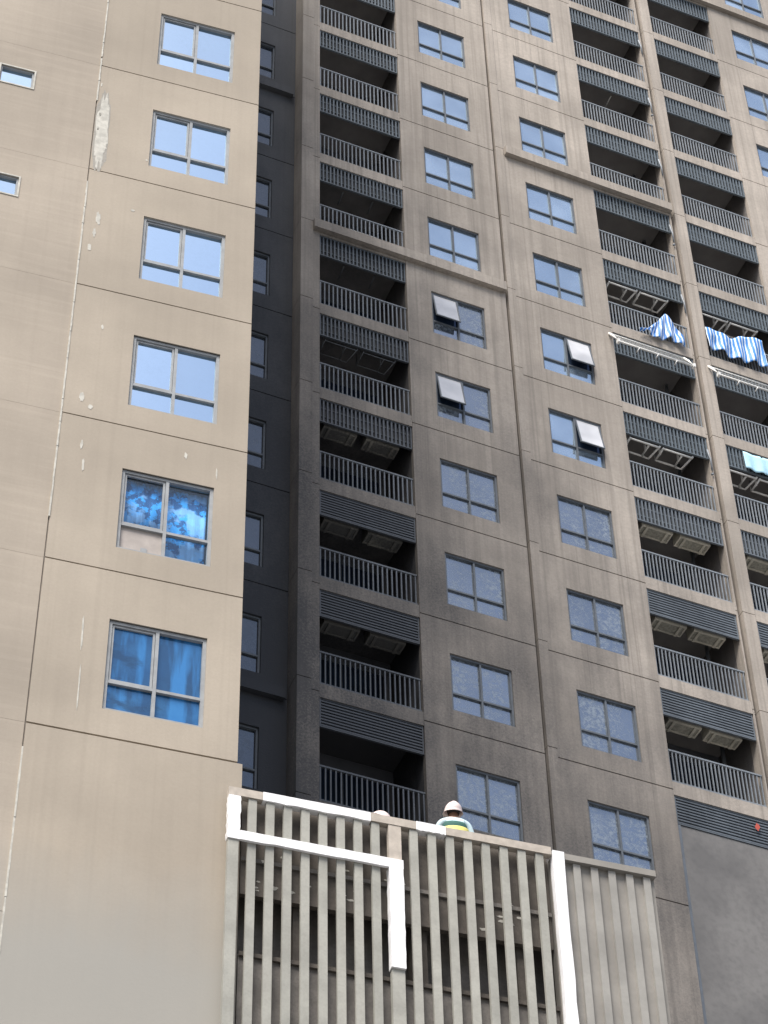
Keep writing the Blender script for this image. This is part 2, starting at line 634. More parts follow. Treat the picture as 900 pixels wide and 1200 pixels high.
# solid core behind the panels (balconies stay hollow)
core = MB()
zc0, zc1 = zl(-10), zl(9)
for xa, xb, ya, yb in ((16.112, 18.79, .135, 1.62), (19.08, 21.70, .135, 1.62), (18.79, 19.08, .16, 1.62), (13.36, 13.83, .61, 1.62),
                       (24.02, 24.51, .31, 1.62), (26.70, 30.19, .135, 1.62), (11.0, 13.35, .62, 1.62), (10.9, 30.3, 1.63, 12.0)):
    bx(xa, xb, ya, yb, zc0, zc1, core)
part('core', core, 'core')
base = MB()
bx(10.9, 30.25, .05, 12.0, 0, zl(-10) - .01, base)
part('base_wall', base, 'main')
top = MB()
for xa, xb in ((11.0, 16.10), (16.105, 18.80), (18.805, 24.0)):
    z_ = zl(2.1) if xb < 17 else zl(3.1)
    bx(xa, xb, 0.01, 1.6, z_ + .3, zl(9), top)
bx(24.005, 30.2, .012, 1.6, zl(5.2), zl(9.02), top)
part('upper_wall', top, 'main')

# ledges
for xa, xb, n in ((13.66, 18.76, -3), (19.10, 24.05, -1), (24.50, 30.2, 3)):
    part('ledge', bx(xa, xb, -.13, -.004, zl(n) - .05, zl(n) + .27), 'main')
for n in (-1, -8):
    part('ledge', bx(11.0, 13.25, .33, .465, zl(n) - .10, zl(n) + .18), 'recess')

# ---- balconies
BAYS = {'left': (13.845, 16.095), 'middle': (21.72, 24.005), 'right': (24.525, 26.685)}


def louvre_mesh(w, kind):
    h = .75
    fr = MB()
    fr.ring(0, w, 0, .05, 0, h, .028)
    if kind == 'v':
        nn = int(w / .095)
        for i in range(1, nn):
            x = w * i / nn
            fr.box(x - .019, x + .019, .004, .046, .028, h - .028)
        fr.box(.03, w - .03, .047, .056, h * .3, h * .34)
        fr.box(.03, w - .03, .047, .056, h * .66, h * .7)
    else:
        nn = 9
        for i in range(nn):
            zc = .06 + (h - .12) * i / (nn - 1)
            fr.box(.028, w - .028, .006, .030, zc - .019, zc + .019)
        for x in (w * .33, w * .66):
            fr.box(x - .012, x + .012, .031, .05, .03, h - .03)
    return fr


def railing_mesh(w, pitch, bw):
    h = .93
    m = MB()
    m.box(0, w, 0, .05, h - .04, h)
    m.box(0, w, .008, .042, .05, .085)
    n = int(round(w / pitch))
    for i in range(n + 1):
        x = .02 + (w - .04 - bw) * i / n
        m.box(x, x + bw, .010, .040, .086, h - .041)
    for x in (0.0, w - .045):
        m.box(x, x + .045, -.002, .052, 0, .049)
    return m


def bay(name, n, full=True, has_rail=True, panel=False):
    xa, xb = BAYS[name]
    w = xb - xa
    sl = shared(('slab', name), lambda: MB().box(0, w, 0.006, 1.56, -.135, .225).mesh('balcony_slab', M['main']))
    obj('balcony_slab', sl, tower, (xa - X0, 0, zl(n)))
    kind = 'v' if n >= -4 or (n == -5) else 'h'
    lm = 'louvre' if n > -5 else 'louvre2'
    lo = shared(('louv', name, kind, lm), lambda: louvre_mesh(w - .02, kind).mesh('louvre', M[lm]))
    lv = obj('louvre', lo, tower, (xa + .01 - X0, .03, zl(n) - .135 - .752))
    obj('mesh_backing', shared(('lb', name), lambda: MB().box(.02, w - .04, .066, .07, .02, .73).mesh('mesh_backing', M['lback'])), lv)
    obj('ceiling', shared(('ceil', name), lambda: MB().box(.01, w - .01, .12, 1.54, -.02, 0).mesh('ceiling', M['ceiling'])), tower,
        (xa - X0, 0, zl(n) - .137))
    if has_rail:
        pt, bw = (.113, .030) if name == 'left' else (.094, .022)
        ra = shared(('rail', name), lambda: railing_mesh(w - .01, pt, bw).mesh('railing', M['rail']))
        obj('railing', ra, tower, (xa + .005 - X0, .05, zl(n) + .227))
    if full:
        # back wall and sliding door of the storey below this slab
        zb = zl(n - 1) + .225
        zt = zl(n) - .16
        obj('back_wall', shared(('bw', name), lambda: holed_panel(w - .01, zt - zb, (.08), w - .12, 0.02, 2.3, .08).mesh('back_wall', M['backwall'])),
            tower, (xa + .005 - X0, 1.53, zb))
        dw = w - .21
        dr = obj('balcony_door', shared(('bd', name), lambda: MB().ring(0, dw, 0, .06, 0, 2.28, .05).box(dw / 2 - .03, dw / 2 + .03, .002, .058, .05, 2.23).mesh('balcony_door', M['frame'])),
                 tower, (xa + .09 - X0, 1.535, zb + .02))
        for i in range(2):
            a, b = (.05, dw / 2 - .03) if i == 0 else (dw / 2 + .03, dw - .05)
            obj('pane', shared(('bdp', name, i), lambda: MB().box(a, b, .03, .036, .05, 2.23).mesh('pane', M['glassD'])), dr)
        if name == 'middle':
            obj('drain_pipe', shared('dp', lambda: MB().tube([(0, 0, 0), (0, 0, 2.5)], .045).mesh('drain_pipe', M['rail'], True)), tower,
                (23.72 - X0, .95, zb))


for n in range(2, -10, -1):
    bay('left', n)
for n in range(4, -9, -1):
    bay('middle', n, full=n > -8)
for n in range(5, -10, -1):
    bay('right', n)
# white conduit pieces hugging the right end of the middle column
for i, n in enumerate((2, 1, 0, -1, -2, -4)):
    z = zl(n)
    mb = MB().tube([(23.99 - X0, -.03, z - 1.35), (23.99 - X0, -.035, z - .95), (23.965 - X0, -.03, z - .82), (23.965 - X0, .0, z - .6)], .022)
    if i % 2:
        mb.tube([(23.96 - X0, -.02, z - 1.5), (24.0 - X0, -.03, z - 1.47)], .03)
    part('conduit', mb, 'rail', smooth=True)

# grey sheeting that closes the lowest storey of the middle column
sh = bx(21.80, 24.0, .05, .09, zl(-10), zl(-8) - .90)
part('hoarding', sh, 'panelgrey')
part('hoarding_frame', bx(21.725, 21.797, .03, .10, zl(-10), zl(-8) - .90), 'frame')

# ------------------------------------------------------------------ left tower
lt = empty('corner_tower', PL + TL * S0, AL)
tag(lt, 'bright beige tower with one column of large windows, left edge of the picture', 'building')


def lpart(name, x0, x1, y0, y1, z0, z1, mat):
    return obj(name, MB().box(x0 - S0, x1 - S0, y0, y1, z0, z1).mesh(name, M[mat]), lt)


def lz(n):
    return zl(n - 7)


LGAP = .024
LTOP = 71.0
for n in range(2, -5, -1):
    zt, zb = lz(n) - LGAP / 2, lz(n - 1) + LGAP / 2
    h = zt - zb
    xa, xb, wx0, wx1 = -4.885, -2.10, -3.93, -2.575
    wz1, wz0 = lz(n) - .302 * FH, lz(n) - .842 * FH
    bottom = n in (-3, -4)
    me = shared('lwall', lambda: holed_panel(xb - xa, h, wx0 - xa, wx1 - xa, wz0 - zb, wz1 - zb, .13).mesh('wall_panel', M['left']))
    obj('wall_panel', me, lt, (xa - S0, 0, zb))
    sp = None
    if bottom:
        sp = {(i, j): 'clear' if n == -3 else 'bluefilm' for i in range(2) for j in range(2)}
        if n == -3:
            sp[(0, 0)] = 'board'
    w = make_window(lt, (wx0 - S0, .03, wz0), wx1 - wx0, wz1 - wz0, 'glassL', frame='frame_l', sash_left=True, fw=.05,
                    special=sp, trim=.035 if n in (-3,) else (.045 if n == -4 else .022))
    if n == -3:
        # added sheets behind clear glass, blue reflections painted into their colour
        W, H = wx1 - wx0, wz1 - wz0
        for i in range(2):
            a, b = (.06, W / 2 - .02) if i == 0 else (W / 2 + .02, W - .06)
            cb = MB()
            nn = 28
            for k in range(nn + 1):
                x = a + (b - a) * k / nn
                y = .009 * math.sin(k * .8 + i) + .005 * math.sin(k * 2.1)
                z_lo = .05 if not (n == -3 and i == 0) else H * .34
                cb.v += [(x, .15 + y, z_lo), (x, .15 + y, H - .05)]
            for k in range(nn):
                cb.f.append((2 * k, 2 * k + 2, 2 * k + 3, 2 * k + 1))
            cu = obj('curtain', cb.mesh('curtain', M['leafcurtain' if n == -3 else 'curtain'], True), w)
            md = cu.modifiers.new('thick', 'SOLIDIFY')
            md.thickness = .004
        if n == -3:
            obj('board_notch', MB().box(.36, .45, .040, .049, .058, .16).mesh('board_notch', M['frame_l']), w)
# plain wall with the narrow windows, left of the vertical joint
for n in range(2, -6, -1):
    zt, zb = lz(n) - .002, lz(n - 1) + .002
    h = zt - zb
    if n >= -1:
        hx1 = 3.6 - .64 + .0
        xa, xb = -8.5, -4.905
        wz1, wz0 = lz(n - 1) + FH * (.772), lz(n - 1) + FH * (.612)
        wx0, wx1 = -6.55, -5.985
        me = shared('lside', lambda: holed_panel(xb - xa, h, wx0 - xa, wx1 - xa, wz0 - zb, wz1 - zb, .13).mesh('wall_panel', M['leftwall']))
        obj('wall_panel', me, lt, (xa - S0, .012, zb))
        fr = obj('small_window', shared('smw', lambda: MB().ring(0, wx1 - wx0, 0, .08, 0, wz1 - wz0, .03).mesh('small_window', M['frame_l'])), lt,
                 (wx0 - S0, .03, wz0))
        obj('pane', shared('smp', lambda: MB().box(.03, wx1 - wx0 - .03, .045, .05, .03, wz1 - wz0 - .03).mesh('pane', M['glassL'])), fr)
        obj('trim', shared('smt', lambda: MB().ring(-.03, wx1 - wx0 + .03, -.03, -.014, -.03, wz1 - wz0 + .03, .03).mesh('trim', M['trim'])), fr)
    else:
        obj('wall_panel', shared('lsidep', lambda: MB().box(0, 3.595, 0, .13, 0, h).mesh('wall_panel', M['leftwall'])), lt, (-8.5 - S0, .012, zb))
# lower wall below the last joint
lpart('wall_panel', -4.885, -2.035, -.006, .13, 0, lz(-5) - LGAP / 2 - .01, 'left')
lpart('wall_panel', -8.5, -4.905, .008, .13, 0, lz(-6) - .01, 'leftwall')
# core, set back behind the open windows
cm = MB()
cm.box(-8.48 - S0, -2.12 - S0, .45, 9.0, 0, LTOP)
cm.box(-8.48 - S0, -4.0 - S0, .14, .449, 0, LTOP)
cm.box(-2.5 - S0, -2.12 - S0, .14, .449, 0, LTOP)
for n in range(2, -5, -1):
    zt = lz(n) - .25 * FH
    cm.box(-3.99 - S0, -2.51 - S0, .14, .448, lz(n) - .28 * FH, lz(n) + .14 * FH)
cm.box(-3.99 - S0, -2.51 - S0, .14, .448, 0, lz(-5) + .13 * FH)
obj('core', cm.mesh('core', M['joint']), lt)
lpart('upper_wall', -8.5, -2.10, 0.0, .44, lz(2) + .02, LTOP, 'left')
lpart('side_wall', -2.115, -2.10, .14, 9.0, 0, LTOP, 'left')

# sealant in the vertical joint: broken, hand-applied pieces
z = lz(1.3)
k = 0
while z > lz(-6.3):
    L_ = random.uniform(.35, 1.5)
    if not (lz(-.95) < z < lz(-.3)) and not (lz(-5.05) < z < lz(-3.6) and random.random() < .8):
        mb = MB()
        nn = 6
        zz = z
        for i in range(nn):
            x = -4.895 + random.uniform(-.002, .002)
            ww = random.uniform(.010, .013)
            mb.box(x - ww - S0, x + ww - S0, -.006 - .0011 * i, .02, zz - L_ / nn + .002, zz)
            zz -= L_ / nn
        obj('sealant', mb.mesh('sealant', M['trim']), lt)
    z -= L_ + random.choice((0, 0, 0, 0, .05))
lpart('joint_strip', -4.912, -4.878, .03, .12, 0, lz(2), 'joint')


def blot(cx, cz, rx, rz, seed, y=-.004, n=28, rough=.45, lean=0.0):
    """irregular flake of paint lying on the wall, a few mm thick"""
    random.seed(seed)
    ph = [random.uniform(0, 6.28) for _ in range(4)]
    am = [random.uniform(.3, 1) for _ in range(4)]
    mb = MB()
    top_, bot_ = [], []
    for k in range(n):
        a = 2 * math.pi * k / n
        q = 1 + rough * .4 * sum(am[j] * math.sin((j * 2 + 2) * a + ph[j]) for j in range(4)) / 2 + random.uniform(-.12, .12) * rough
        dz = rz * q * math.sin(a)
        top_.append((cx + rx * q * math.cos(a) + lean * dz, y, cz + dz))
        bot_.append((top_[-1][0], y + .0035, top_[-1][2]))
    mb.v = top_ + bot_
    mb.f = [tuple(range(n))] + [(k, (k + 1) % n, n + (k + 1) % n, n + k) for k in range(n)]
    return mb


# flaked white patch by the joint and splashes of filler
obj('bare_render', blot(-4.76 - S0, lz(-.64), .125, 1.22, 13, y=-.0015, n=60, rough=.55).mesh('bare_render', M['bare']), lt)
obj('flaked_paint', blot(-4.755 - S0, lz(-.63), .095, 1.10, 3, n=90, rough=.6).mesh('flaked_paint', M['trim']), lt)
random.seed(77)
CH = [(-4.8 + random.uniform(-.05, .2), random.uniform(-1.05, -.15), random.uniform(.008, .03), random.uniform(.01, .06)) for _ in range(5)]
for i, (s_, zn, rx, rz) in enumerate(tuple(CH) + ((-4.66, -1.42, .035, .17), (-4.70, -1.55, .025, .10), (-4.75, -1.68, .03, .08), (-4.12, -1.28, .03, .03),
                                      (-4.42, -2.30, .02, .05), (-4.62, -2.86, .035, .10), (-4.48, -2.92, .035, .05), (-4.55, -3.20, .018, .10),
                                      (-4.50, -3.34, .018, .12), (-4.28, -4.42, .014, .30), (-4.26, -4.75, .01, .42), (-3.02, -3.12, .02, .07), (-2.55, -3.2, .012, .1), (-3.97, -.80, .02, .02))):
    obj('filler_splash', blot(s_ - S0, lz(zn), rx, rz, 20 + i, rough=.7, n=18).mesh('filler_splash', M['trim']), lt)

# ------------------------------------------------------------------ podium under the screen
pod = empty('podium', PL + TL * .8, AL)
P0 = .8
tag(pod, 'low brown podium wall with a dark open gallery behind the slatted screen', 'podium')


def pp(name, x0, x1, y0, y1, z0, z1, mat):
    return obj(name, MB().box(x0 - P0, x1 - P0, y0, y1, z0, z1).mesh(name, M[mat]), pod)


ZR = 22.39
pp('parapet', -2.02, 2.12, -.02, .06, 20.86, ZR + .01, 'brown')
pp('roof_deck', -2.02, 3.6, .062, 9.6, 21.25, 21.53, 'deck')
pp('coping', -2.02, 2.12, -.05, -.021, 21.36, 21.42, 'brown2')
pp('gallery_wall', -2.02, 3.6, .42, 9.6, 0, 21.24, 'brown2')
pp('sill_wall', -2.02, 2.12, -.02, .415, 0, 19.95, 'brown2')
pp('coping', -2.02, 2.12, -.06, -.021, 19.90, 19.96, 'brown')
pp('ribbed_backing', 2.13, 3.60, -.10, .06, 0, ZR - .12, 'ribback')
for s_ in (-1.2, .35, 1.75):
    pp('column', s_ - .1, s_ + .1, .1, .3, 19.96, 21.24, 'brown')
for i in range(26):
    s_ = random.uniform(-1.9, 2.05)
    zz = random.choice((21.42, 21.15, 21.0, 20.98)) + random.uniform(-.05, .12)
    ob = obj('paint_splash', blot(s_ - P0, zz, random.uniform(.02, .05), random.uniform(.008, .03), 60 + i, y=-.0525 if 21.36 < zz < 21.42 else -.0245, rough=.8, n=12).mesh('paint_splash', M['trim']), pod)

# ------------------------------------------------------------------ slatted screen
scr = empty('slatted_screen', PL + TL * .8, AL)
tag(scr, 'tall screen of grey vertical slats with partly white rails, in front of podium', 'screen')


def sp_(name, x0, x1, y0, y1, z0, z1, mat, label=None):
    o = obj(name, MB().box(x0 - P0, x1 - P0, y0, y1, z0, z1).mesh(name, M[mat]), scr)
    if label:
        o['label'] = label
    return o


def wob(x0, x1, y0, y1, z0, z1, mat, name, seed, amp=.012, label=None):
    """coat of paint with uneven ends, brushed over a rail or post"""
    random.seed(seed)
    mb = MB()
    horizontal = (x1 - x0) > (z1 - z0)
    n = 14
    pts = []
    for i in range(n + 1):
        t = i / n
        if horizontal:
            x = x0 + (x1 - x0) * t
            a, b = z0 + random.uniform(-amp, amp * .3), z1 + random.uniform(-amp * .2, amp * .2)
            pts.append(((x, a), (x, b)))
        else:
            zz = z0 + (z1 - z0) * t
            a, b = x0 + random.uniform(-amp, amp * .3), x1 + random.uniform(-amp * .3, amp)
            pts.append(((a, zz), (b, zz)))
    for (a, b) in pts:
        for (x, zz) in (a, b):
            mb.v.append((x - P0, y0, zz))
            mb.v.append((x - P0, y1, zz))
    for i in range(n):
        q = 4 * i
        mb.f += [(q, q + 4, q + 6, q + 2), (q + 1, q + 3, q + 7, q + 5), (q, q + 1, q + 5, q + 4), (q + 2, q + 6, q + 7, q + 3)]
    mb.f += [(0, 2, 3, 1), (4 * n, 4 * n + 1, 4 * n + 3, 4 * n + 2)]
    o = obj(name, mb.mesh(name, M[mat]), scr)
    if label:
        o['label'] = label
    return o


ys = -.18
slat_s = [-2.161 + .2336 * i for i in range(9)] + [.225 + .2475 * i for i in range(8)]
slm = shared('slat', lambda: MB().box(-.055, .055, 0, .05, 17.6, ZR - .133).mesh('slat', M['slat']))
for s_ in slat_s:
    if abs(s_ + 2.161) < .01:
        continue
    obj('slat', slm, scr, (s_ - P0, ys, 0), (0, 0, random.uniform(-.06, .06)))
# continuation fixed against the ribbed panel
slm2 = shared('slat2', lambda: MB().box(-.05, .05, 0, .044, 17.6, ZR - .16).mesh('slat', M['ribslat']))
for s_ in (2.49, 2.738, 2.985, 3.235, 3.48):
    obj('slat', slm2, scr, (s_ - P0, ys + .035, 0))
# rails
sp_('top_rail', -2.25, -1.80, ys - .02, ys + .08, ZR - .125, ZR, 'primer', 'bare beige end of the top rail')
wob(-1.797, -.36, ys - .025, ys + .085, ZR - .13, ZR + .004, 'whitepaint', 'top_rail', 5, label='white painted stretch of the top rail beside the tower')
sp_('top_rail', -.357, .255, ys - .02, ys + .08, ZR - .125, ZR, 'primer', 'bare beige middle stretch of the top rail')
wob(.258, .66, ys - .025, ys + .085, ZR - .13, ZR + .004, 'whitepaint', 'top_rail', 6, label='short white patch of the top rail below the standing worker')
sp_('top_rail', .663, 2.12, ys - .02, ys + .08, ZR - .125, ZR, 'primer', 'bare beige right stretch of the top rail')
sp_('top_rail', 2.30, 3.60, ys - .005, ys + .08, ZR - .15, ZR - .05, 'ribback')
wob(-2.09, .06, ys - .045, ys - .004, 21.553, 21.685, 'whitepaint', 'middle_rail', 8, label='white painted middle rail')
# posts
sp_('post', -2.24, -2.10, ys - .012, ys + .06, 17.6, 21.55, 'slat')
wob(-2.246, -2.094, ys - .03, ys + .062, 21.553, ZR - .14, 'whitepaint', 'post', 9, label='white painted head of the end post')
sp_('post', -.12, .05, ys - .012, ys + .07, 21.69, ZR - .13, 'primer')
wob(-.128, .056, ys - .046, ys + .072, 20.0, 21.55, 'whitepaint', 'post', 10, amp=.006, label='white painted length of the middle post')
sp_('post', -.115, .05, ys - .012, ys + .07, 17.6, 19.997, 'slat')
wob(2.14, 2.29, ys - .03, ys + .07, 17.6, ZR - .05, 'whitepaint', 'post', 11, amp=.010, label='white painted post at the right end')

# ------------------------------------------------------------------ equipment behind the louvres
def ac_unit(xa, n, label, w=.80, dy=.14):
    xa -= .06
    z = zl(n) - .90
    o = empty('air_conditioner', (xa + w / 2, YM + dy + .165, z))
    tag(o, label, 'air conditioner', 'air conditioners hung behind the louvres')
    d, h = .33, .54
    obj('casing', shared('acc', lambda: MB().box(-w / 2, w / 2, -d / 2, d / 2, .035, h).mesh('casing', M['cream'])), o)
    obj('base_pan', shared('acb', lambda: MB().box(-w / 2 + .045, w / 2 - .045, -d / 2 + .045, d / 2 - .045, .012, .0345).mesh('base_pan', M['pan'])), o)
    obj('base_rim', shared('acr', lambda: (lambda m: (m.box(-w / 2, w / 2, -d / 2, -d / 2 + .04, 0, .034), m.box(-w / 2, w / 2, d / 2 - .04, d / 2, 0, .034),
                                                     m.box(-w / 2, -w / 2 + .04, -d / 2 + .04, d / 2 - .04, 0, .034), m.box(w / 2 - .04, w / 2, -d / 2 + .04, d / 2 - .04, 0, .034), m)[-1])(MB()).mesh('base_rim', M['cream'])), o)
    fan = shared('acf', lambda: MB().tube([(-.12, -d / 2 - .012, .30), (-.12, -d / 2 - .001, .30)], .2, 20).mesh('fan_grille', M['pan']))
    obj('fan_grille', fan, o)
    obj('foot', shared('acft', lambda: MB().box(-.03, .03, -d / 2, d / 2, -.02, -.001).mesh('foot', M['cream'])), o, (-w * .32, 0, 0))
    obj('foot', _cache['acft'], o, (w * .32, 0, 0))
    return o


def bracket(xa, n, label, w=.80, dy=.11, mat='white', r=.028):
    xa -= .08
    z = zl(n) - .95
    o = empty('equipment_bracket', (xa + w / 2, YM + dy + .2, z))
    tag(o, label, 'bracket', 'empty equipment brackets under the louvres')
    d = .40
    for nm, p in (('rail', [(-w / 2, -d / 2, 0), (w / 2, -d / 2, 0)]), ('rail', [(-w / 2, d / 2, 0), (w / 2 - .22, d / 2, 0)]),
                  ('arm', [(-w / 2, -d / 2 - .03, 0), (-w / 2, d / 2, 0), (-w / 2, d / 2, .35)]),
                  ('arm', [(w / 2 - .28, -d / 2, 0), (w / 2 - .28, d / 2, 0)]),
                  ('strut', [(w / 2, -d / 2 - .03, .03), (w / 2 - .1, d / 2, -.02), (w / 2 - .26, d / 2, -.02)]),
                  ('hanger', [(-w / 2 + .02, 0, 0), (-w / 2 + .02, 0, .5)]), ('hanger', [(w / 2 - .28, 0, 0), (w / 2 - .28, 0, .5)])):
        obj(nm, MB().tube(p, r, 6).mesh(nm, M[mat], True), o)
    return o


COLN = {'left': 'leftmost balcony column', 'middle': 'middle balcony column', 'right': 'balcony column at the right edge'}
for n, wh in ((-5, 'highest'), (-6, 'second highest'), (-7, 'lowest')):
    for i, xa in enumerate((14.06, 15.08)):
        ac_unit(xa, n, 'shaded outdoor air conditioner, %s of the %s pair in the leftmost balcony column' % (('left', 'right')[i], wh), dy=.14)
    for i, xa in enumerate((21.99, 22.97)):
        ac_unit(xa, n, 'cream outdoor air conditioner, %s of the %s pair in the middle balcony column' % (('left', 'right')[i], wh))
for n, wh in ((-5, 'upper'), (-6, 'lower')):
    ac_unit(24.75, n, 'cream outdoor air conditioner under the %s louvre at the right picture edge' % wh)
for i, xa in enumerate((21.97, 22.86)):
    bracket(xa, -2, 'empty white bracket above the striped tarpaulin in the middle balcony column, %s one' % ('left', 'right')[i])
    bracket(xa, -4, 'grey white bracket holding nothing below the drying rack in the middle balcony column, %s one' % ('left', 'right')[i])
for i, xa in enumerate((24.62, 25.5)):
    bracket(xa, -2, 'empty white bracket above the striped sheet in the right balcony column, %s one' % ('left', 'right')[i])
    bracket(xa, -4, 'empty white bracket under the pale blue towel in the right balcony column, %s one' % ('left', 'right')[i])
for i, xa in enumerate((14.1, 15.05)):
    bracket(xa, -4, 'thin dark bracket in the shaded fifth balcony of the leftmost column, %s one' % ('left', 'right')[i], mat='rail', r=.010)
# single arms in the upper balconies
for n, wh in ((-2, 'just above the ledge'), (-3, 'just below the ledge')):
    for i, x in enumerate((14.62, 15.42)):
        mb = MB().tube([(-.02, -.3, -.02), (.02, .12, .02)], .018, 6)
        o = obj('bracket_arm', mb.mesh('bracket_arm', M['rail'], True), None, (x, YM + .62, zl(n) - .62))
        tag(o, 'single pale bracket arm %s in the leftmost balcony column, %s one' % (wh, ('left', 'right')[i]), 'bracket arm', 'single bracket arms')
o = obj('bracket_arm', MB().tube([(-.02, -.3, -.02), (.02, .12, .02)], .018, 6).mesh('bracket_arm', M['white'], True), None, (22.95, YM + .62, zl(1) - .62))
tag(o, 'single pale bracket arm high in the middle balcony column', 'bracket arm', 'single bracket arms')


# drying racks projecting over the louvres
def drying_rack(xa, xb, n, label, dens=1.0):
    o = empty('drying_rack', ((xa + xb) / 2, YM, zl(n) - .6))
    tag(o, label, 'drying rack', 'white drying racks in front of louvres')
    w = xb - xa
    a = -w / 2
    b = w / 2
    yo, zo = -.40, -.42
    obj('front_bar', MB().tube([(a, yo, zo), (b, yo, zo)], .026, 8).mesh('front_bar', M['white'], True), o)
    obj('back_bar', MB().tube([(a, -.04, .28), (b, -.04, .28)], .022, 8).mesh('back_bar', M['white'], True), o)
    for x in (a, b):
        obj('side_arm', MB().tube([(x, -.03, .30), (x, yo * .55, -.02), (x, yo, zo)], .03, 8).mesh('side_arm', M['white'], True), o)
        obj('end_plate', MB().box(x - .03, x + .03, yo - .05, yo + .05, zo - .06, zo + .06).mesh('end_plate', M['white']), o)
    nw = int(7 * dens)
    for i in range(1, nw):
        t = i / nw
        y = -.04 + (yo + .04) * t
        zz = .28 + (zo - .28) * t - .10 * math.sin(math.pi * t) * .3
        obj('wire', MB().tube([(a, y, zz), (0, y, zz - .015), (b, y, zz)], .008, 5).mesh('wire', M['white'], True), o)
    for k in range(3):
        x = a + w * (k + 1) / 4 + .05
        obj('peg', MB().tube([(x, yo - .02, zo - .02), (x - .05, yo + .06, zo - .12)], .018, 6).mesh('peg', M['white'], True), o)
    return o


drying_rack(21.60, 23.70, -3, 'white wire drying rack jutting out under the striped tarpaulin in the middle balcony column')
drying_rack(24.40, 26.5, -3, 'white folded drying rack under the striped sheet at the right picture edge', .6)


# cloths
def cloth(name, outline_fn, nu, nv, mat, label, cat, loc, seed):
    random.seed(seed)
    me = bpy.data.meshes.new(name)
    v, f = [], []
    for j in range(nv + 1):
        for i in range(nu + 1):
            v.append(outline_fn(i / nu, j / nv))
    for j in range(nv):
        for i in range(nu):
            q = j * (nu + 1) + i
            f.append((q, q + 1, q + nu + 2, q + nu + 1))
    me.from_pydata(v, [], f)
    uv = me.uv_layers.new()
    for p in me.polygons:
        p.use_smooth = True
        for li in p.loop_indices:
            vi = me.loops[li].vertex_index
            uv.data[li].uv = ((vi % (nu + 1)) / nu, (vi // (nu + 1)) / nv)
    me.materials.append(M[mat])
    o = obj(name, me, None, loc)
    sm = o.modifiers.new('thick', 'SOLIDIFY')
    sm.thickness = .006
    tag(o, label, cat)
    return o


def nz(x, y, s=1.0):
    return noise.noise(Vector((x * s, y * s, 3.7)))


def tarp_fn(u, v):
    # gathered at a peak on the rail, trailing away low to the left
    x = 1.30 * u
    zt = (-.98 + 1.06 * (u / .68) ** 1.15) if u < .68 else (.08 - .75 * ((u - .68) / .32) ** 1.2)
    zt += .05 * nz(u * 7, 2)
    zb = -1.03 + .06 * math.sin(u * 11)
    z = zt + (zb - zt) * v
    x += (.884 - x) * .25 * (1 - v) * max(0, math.sin(u * math.pi))
    y = -.05 - .055 * math.sin(u * 26 + v * 3) * (.3 + .7 * v) - .06 * nz(u * 4, v * 3)
    return (x, y - .05, z)


cloth('tarpaulin', tarp_fn, 40, 18, 'stripe', 'blue and white striped tarpaulin bunched over a railing in the middle balcony column', 'tarpaulin',
      (22.44, YM, zl(-3) + 1.18), 4)


def sheet_fn(u, v):
    x = 1.72 * u
    pinch = math.exp(-((u - .42) / .16) ** 2)
    zt = .12 + .28 * u - .22 * pinch
    zb = -.72 + .22 * pinch * 0 + .06 * math.sin(u * 9)
    z = zt + (zb - zt) * v
    y = -.06 - .05 * math.sin(u * 24 + v * 2) * (.3 + v) - .04 * nz(u * 5, v * 3)
    return (x, y - .03, z)


cloth('striped_sheet', sheet_fn, 44, 14, 'stripe2', 'blue and white striped sheet spread over the railing at the right picture edge', 'sheet',
      (24.46, YM, zl(-3) + 1.10), 5)


def towel_fn(u, v):
    x = .95 * u
    z = -.62 * v - .02 * math.sin(u * 5)
    y = -.02 - .02 * math.sin(u * 16) * (.4 + v) - .02 * v
    if .52 < u < .56:
        z -= .05
    return (x, y, z)


cloth('towel', towel_fn, 24, 8, 'towel', 'pale blue towel hanging on a louvre at the right picture edge', 'towel', (24.98, YM + .0, zl(-4) - .24), 6)
rg = blot(0, 0, .05, .10, 91, y=-.02, n=14, rough=.8)
tag(obj('cloth_scrap', rg.mesh('cloth_scrap', M['red']), None, (23.63, YM, zl(-8) - .42)), 'small red cloth scrap caught on the lowest louvre', 'cloth scrap')

# ledge oddments: white crate low behind a railing of the leftmost column
cr = empty('crate', (15.02, YM + .12, zl(-2) + .23 - FH))
tag(cr, 'small white slatted crate behind the railing above the ledge, leftmost balcony column', 'crate')
for i in range(7):
    obj('slat', MB().box(-.33 + .1 * i, -.33 + .1 * i + .045, -.02, .0, .02, .30).mesh('slat', M['white']), cr)
obj('rim', MB().box(-.36, .36, -.03, .01, .30, .36).mesh('rim', M['white']), cr)
obj('rim', MB().box(-.36, .36, -.03, .01, -.02, .02).mesh('rim', M['white']), cr)
cr.location.z = zl(-3) + .24


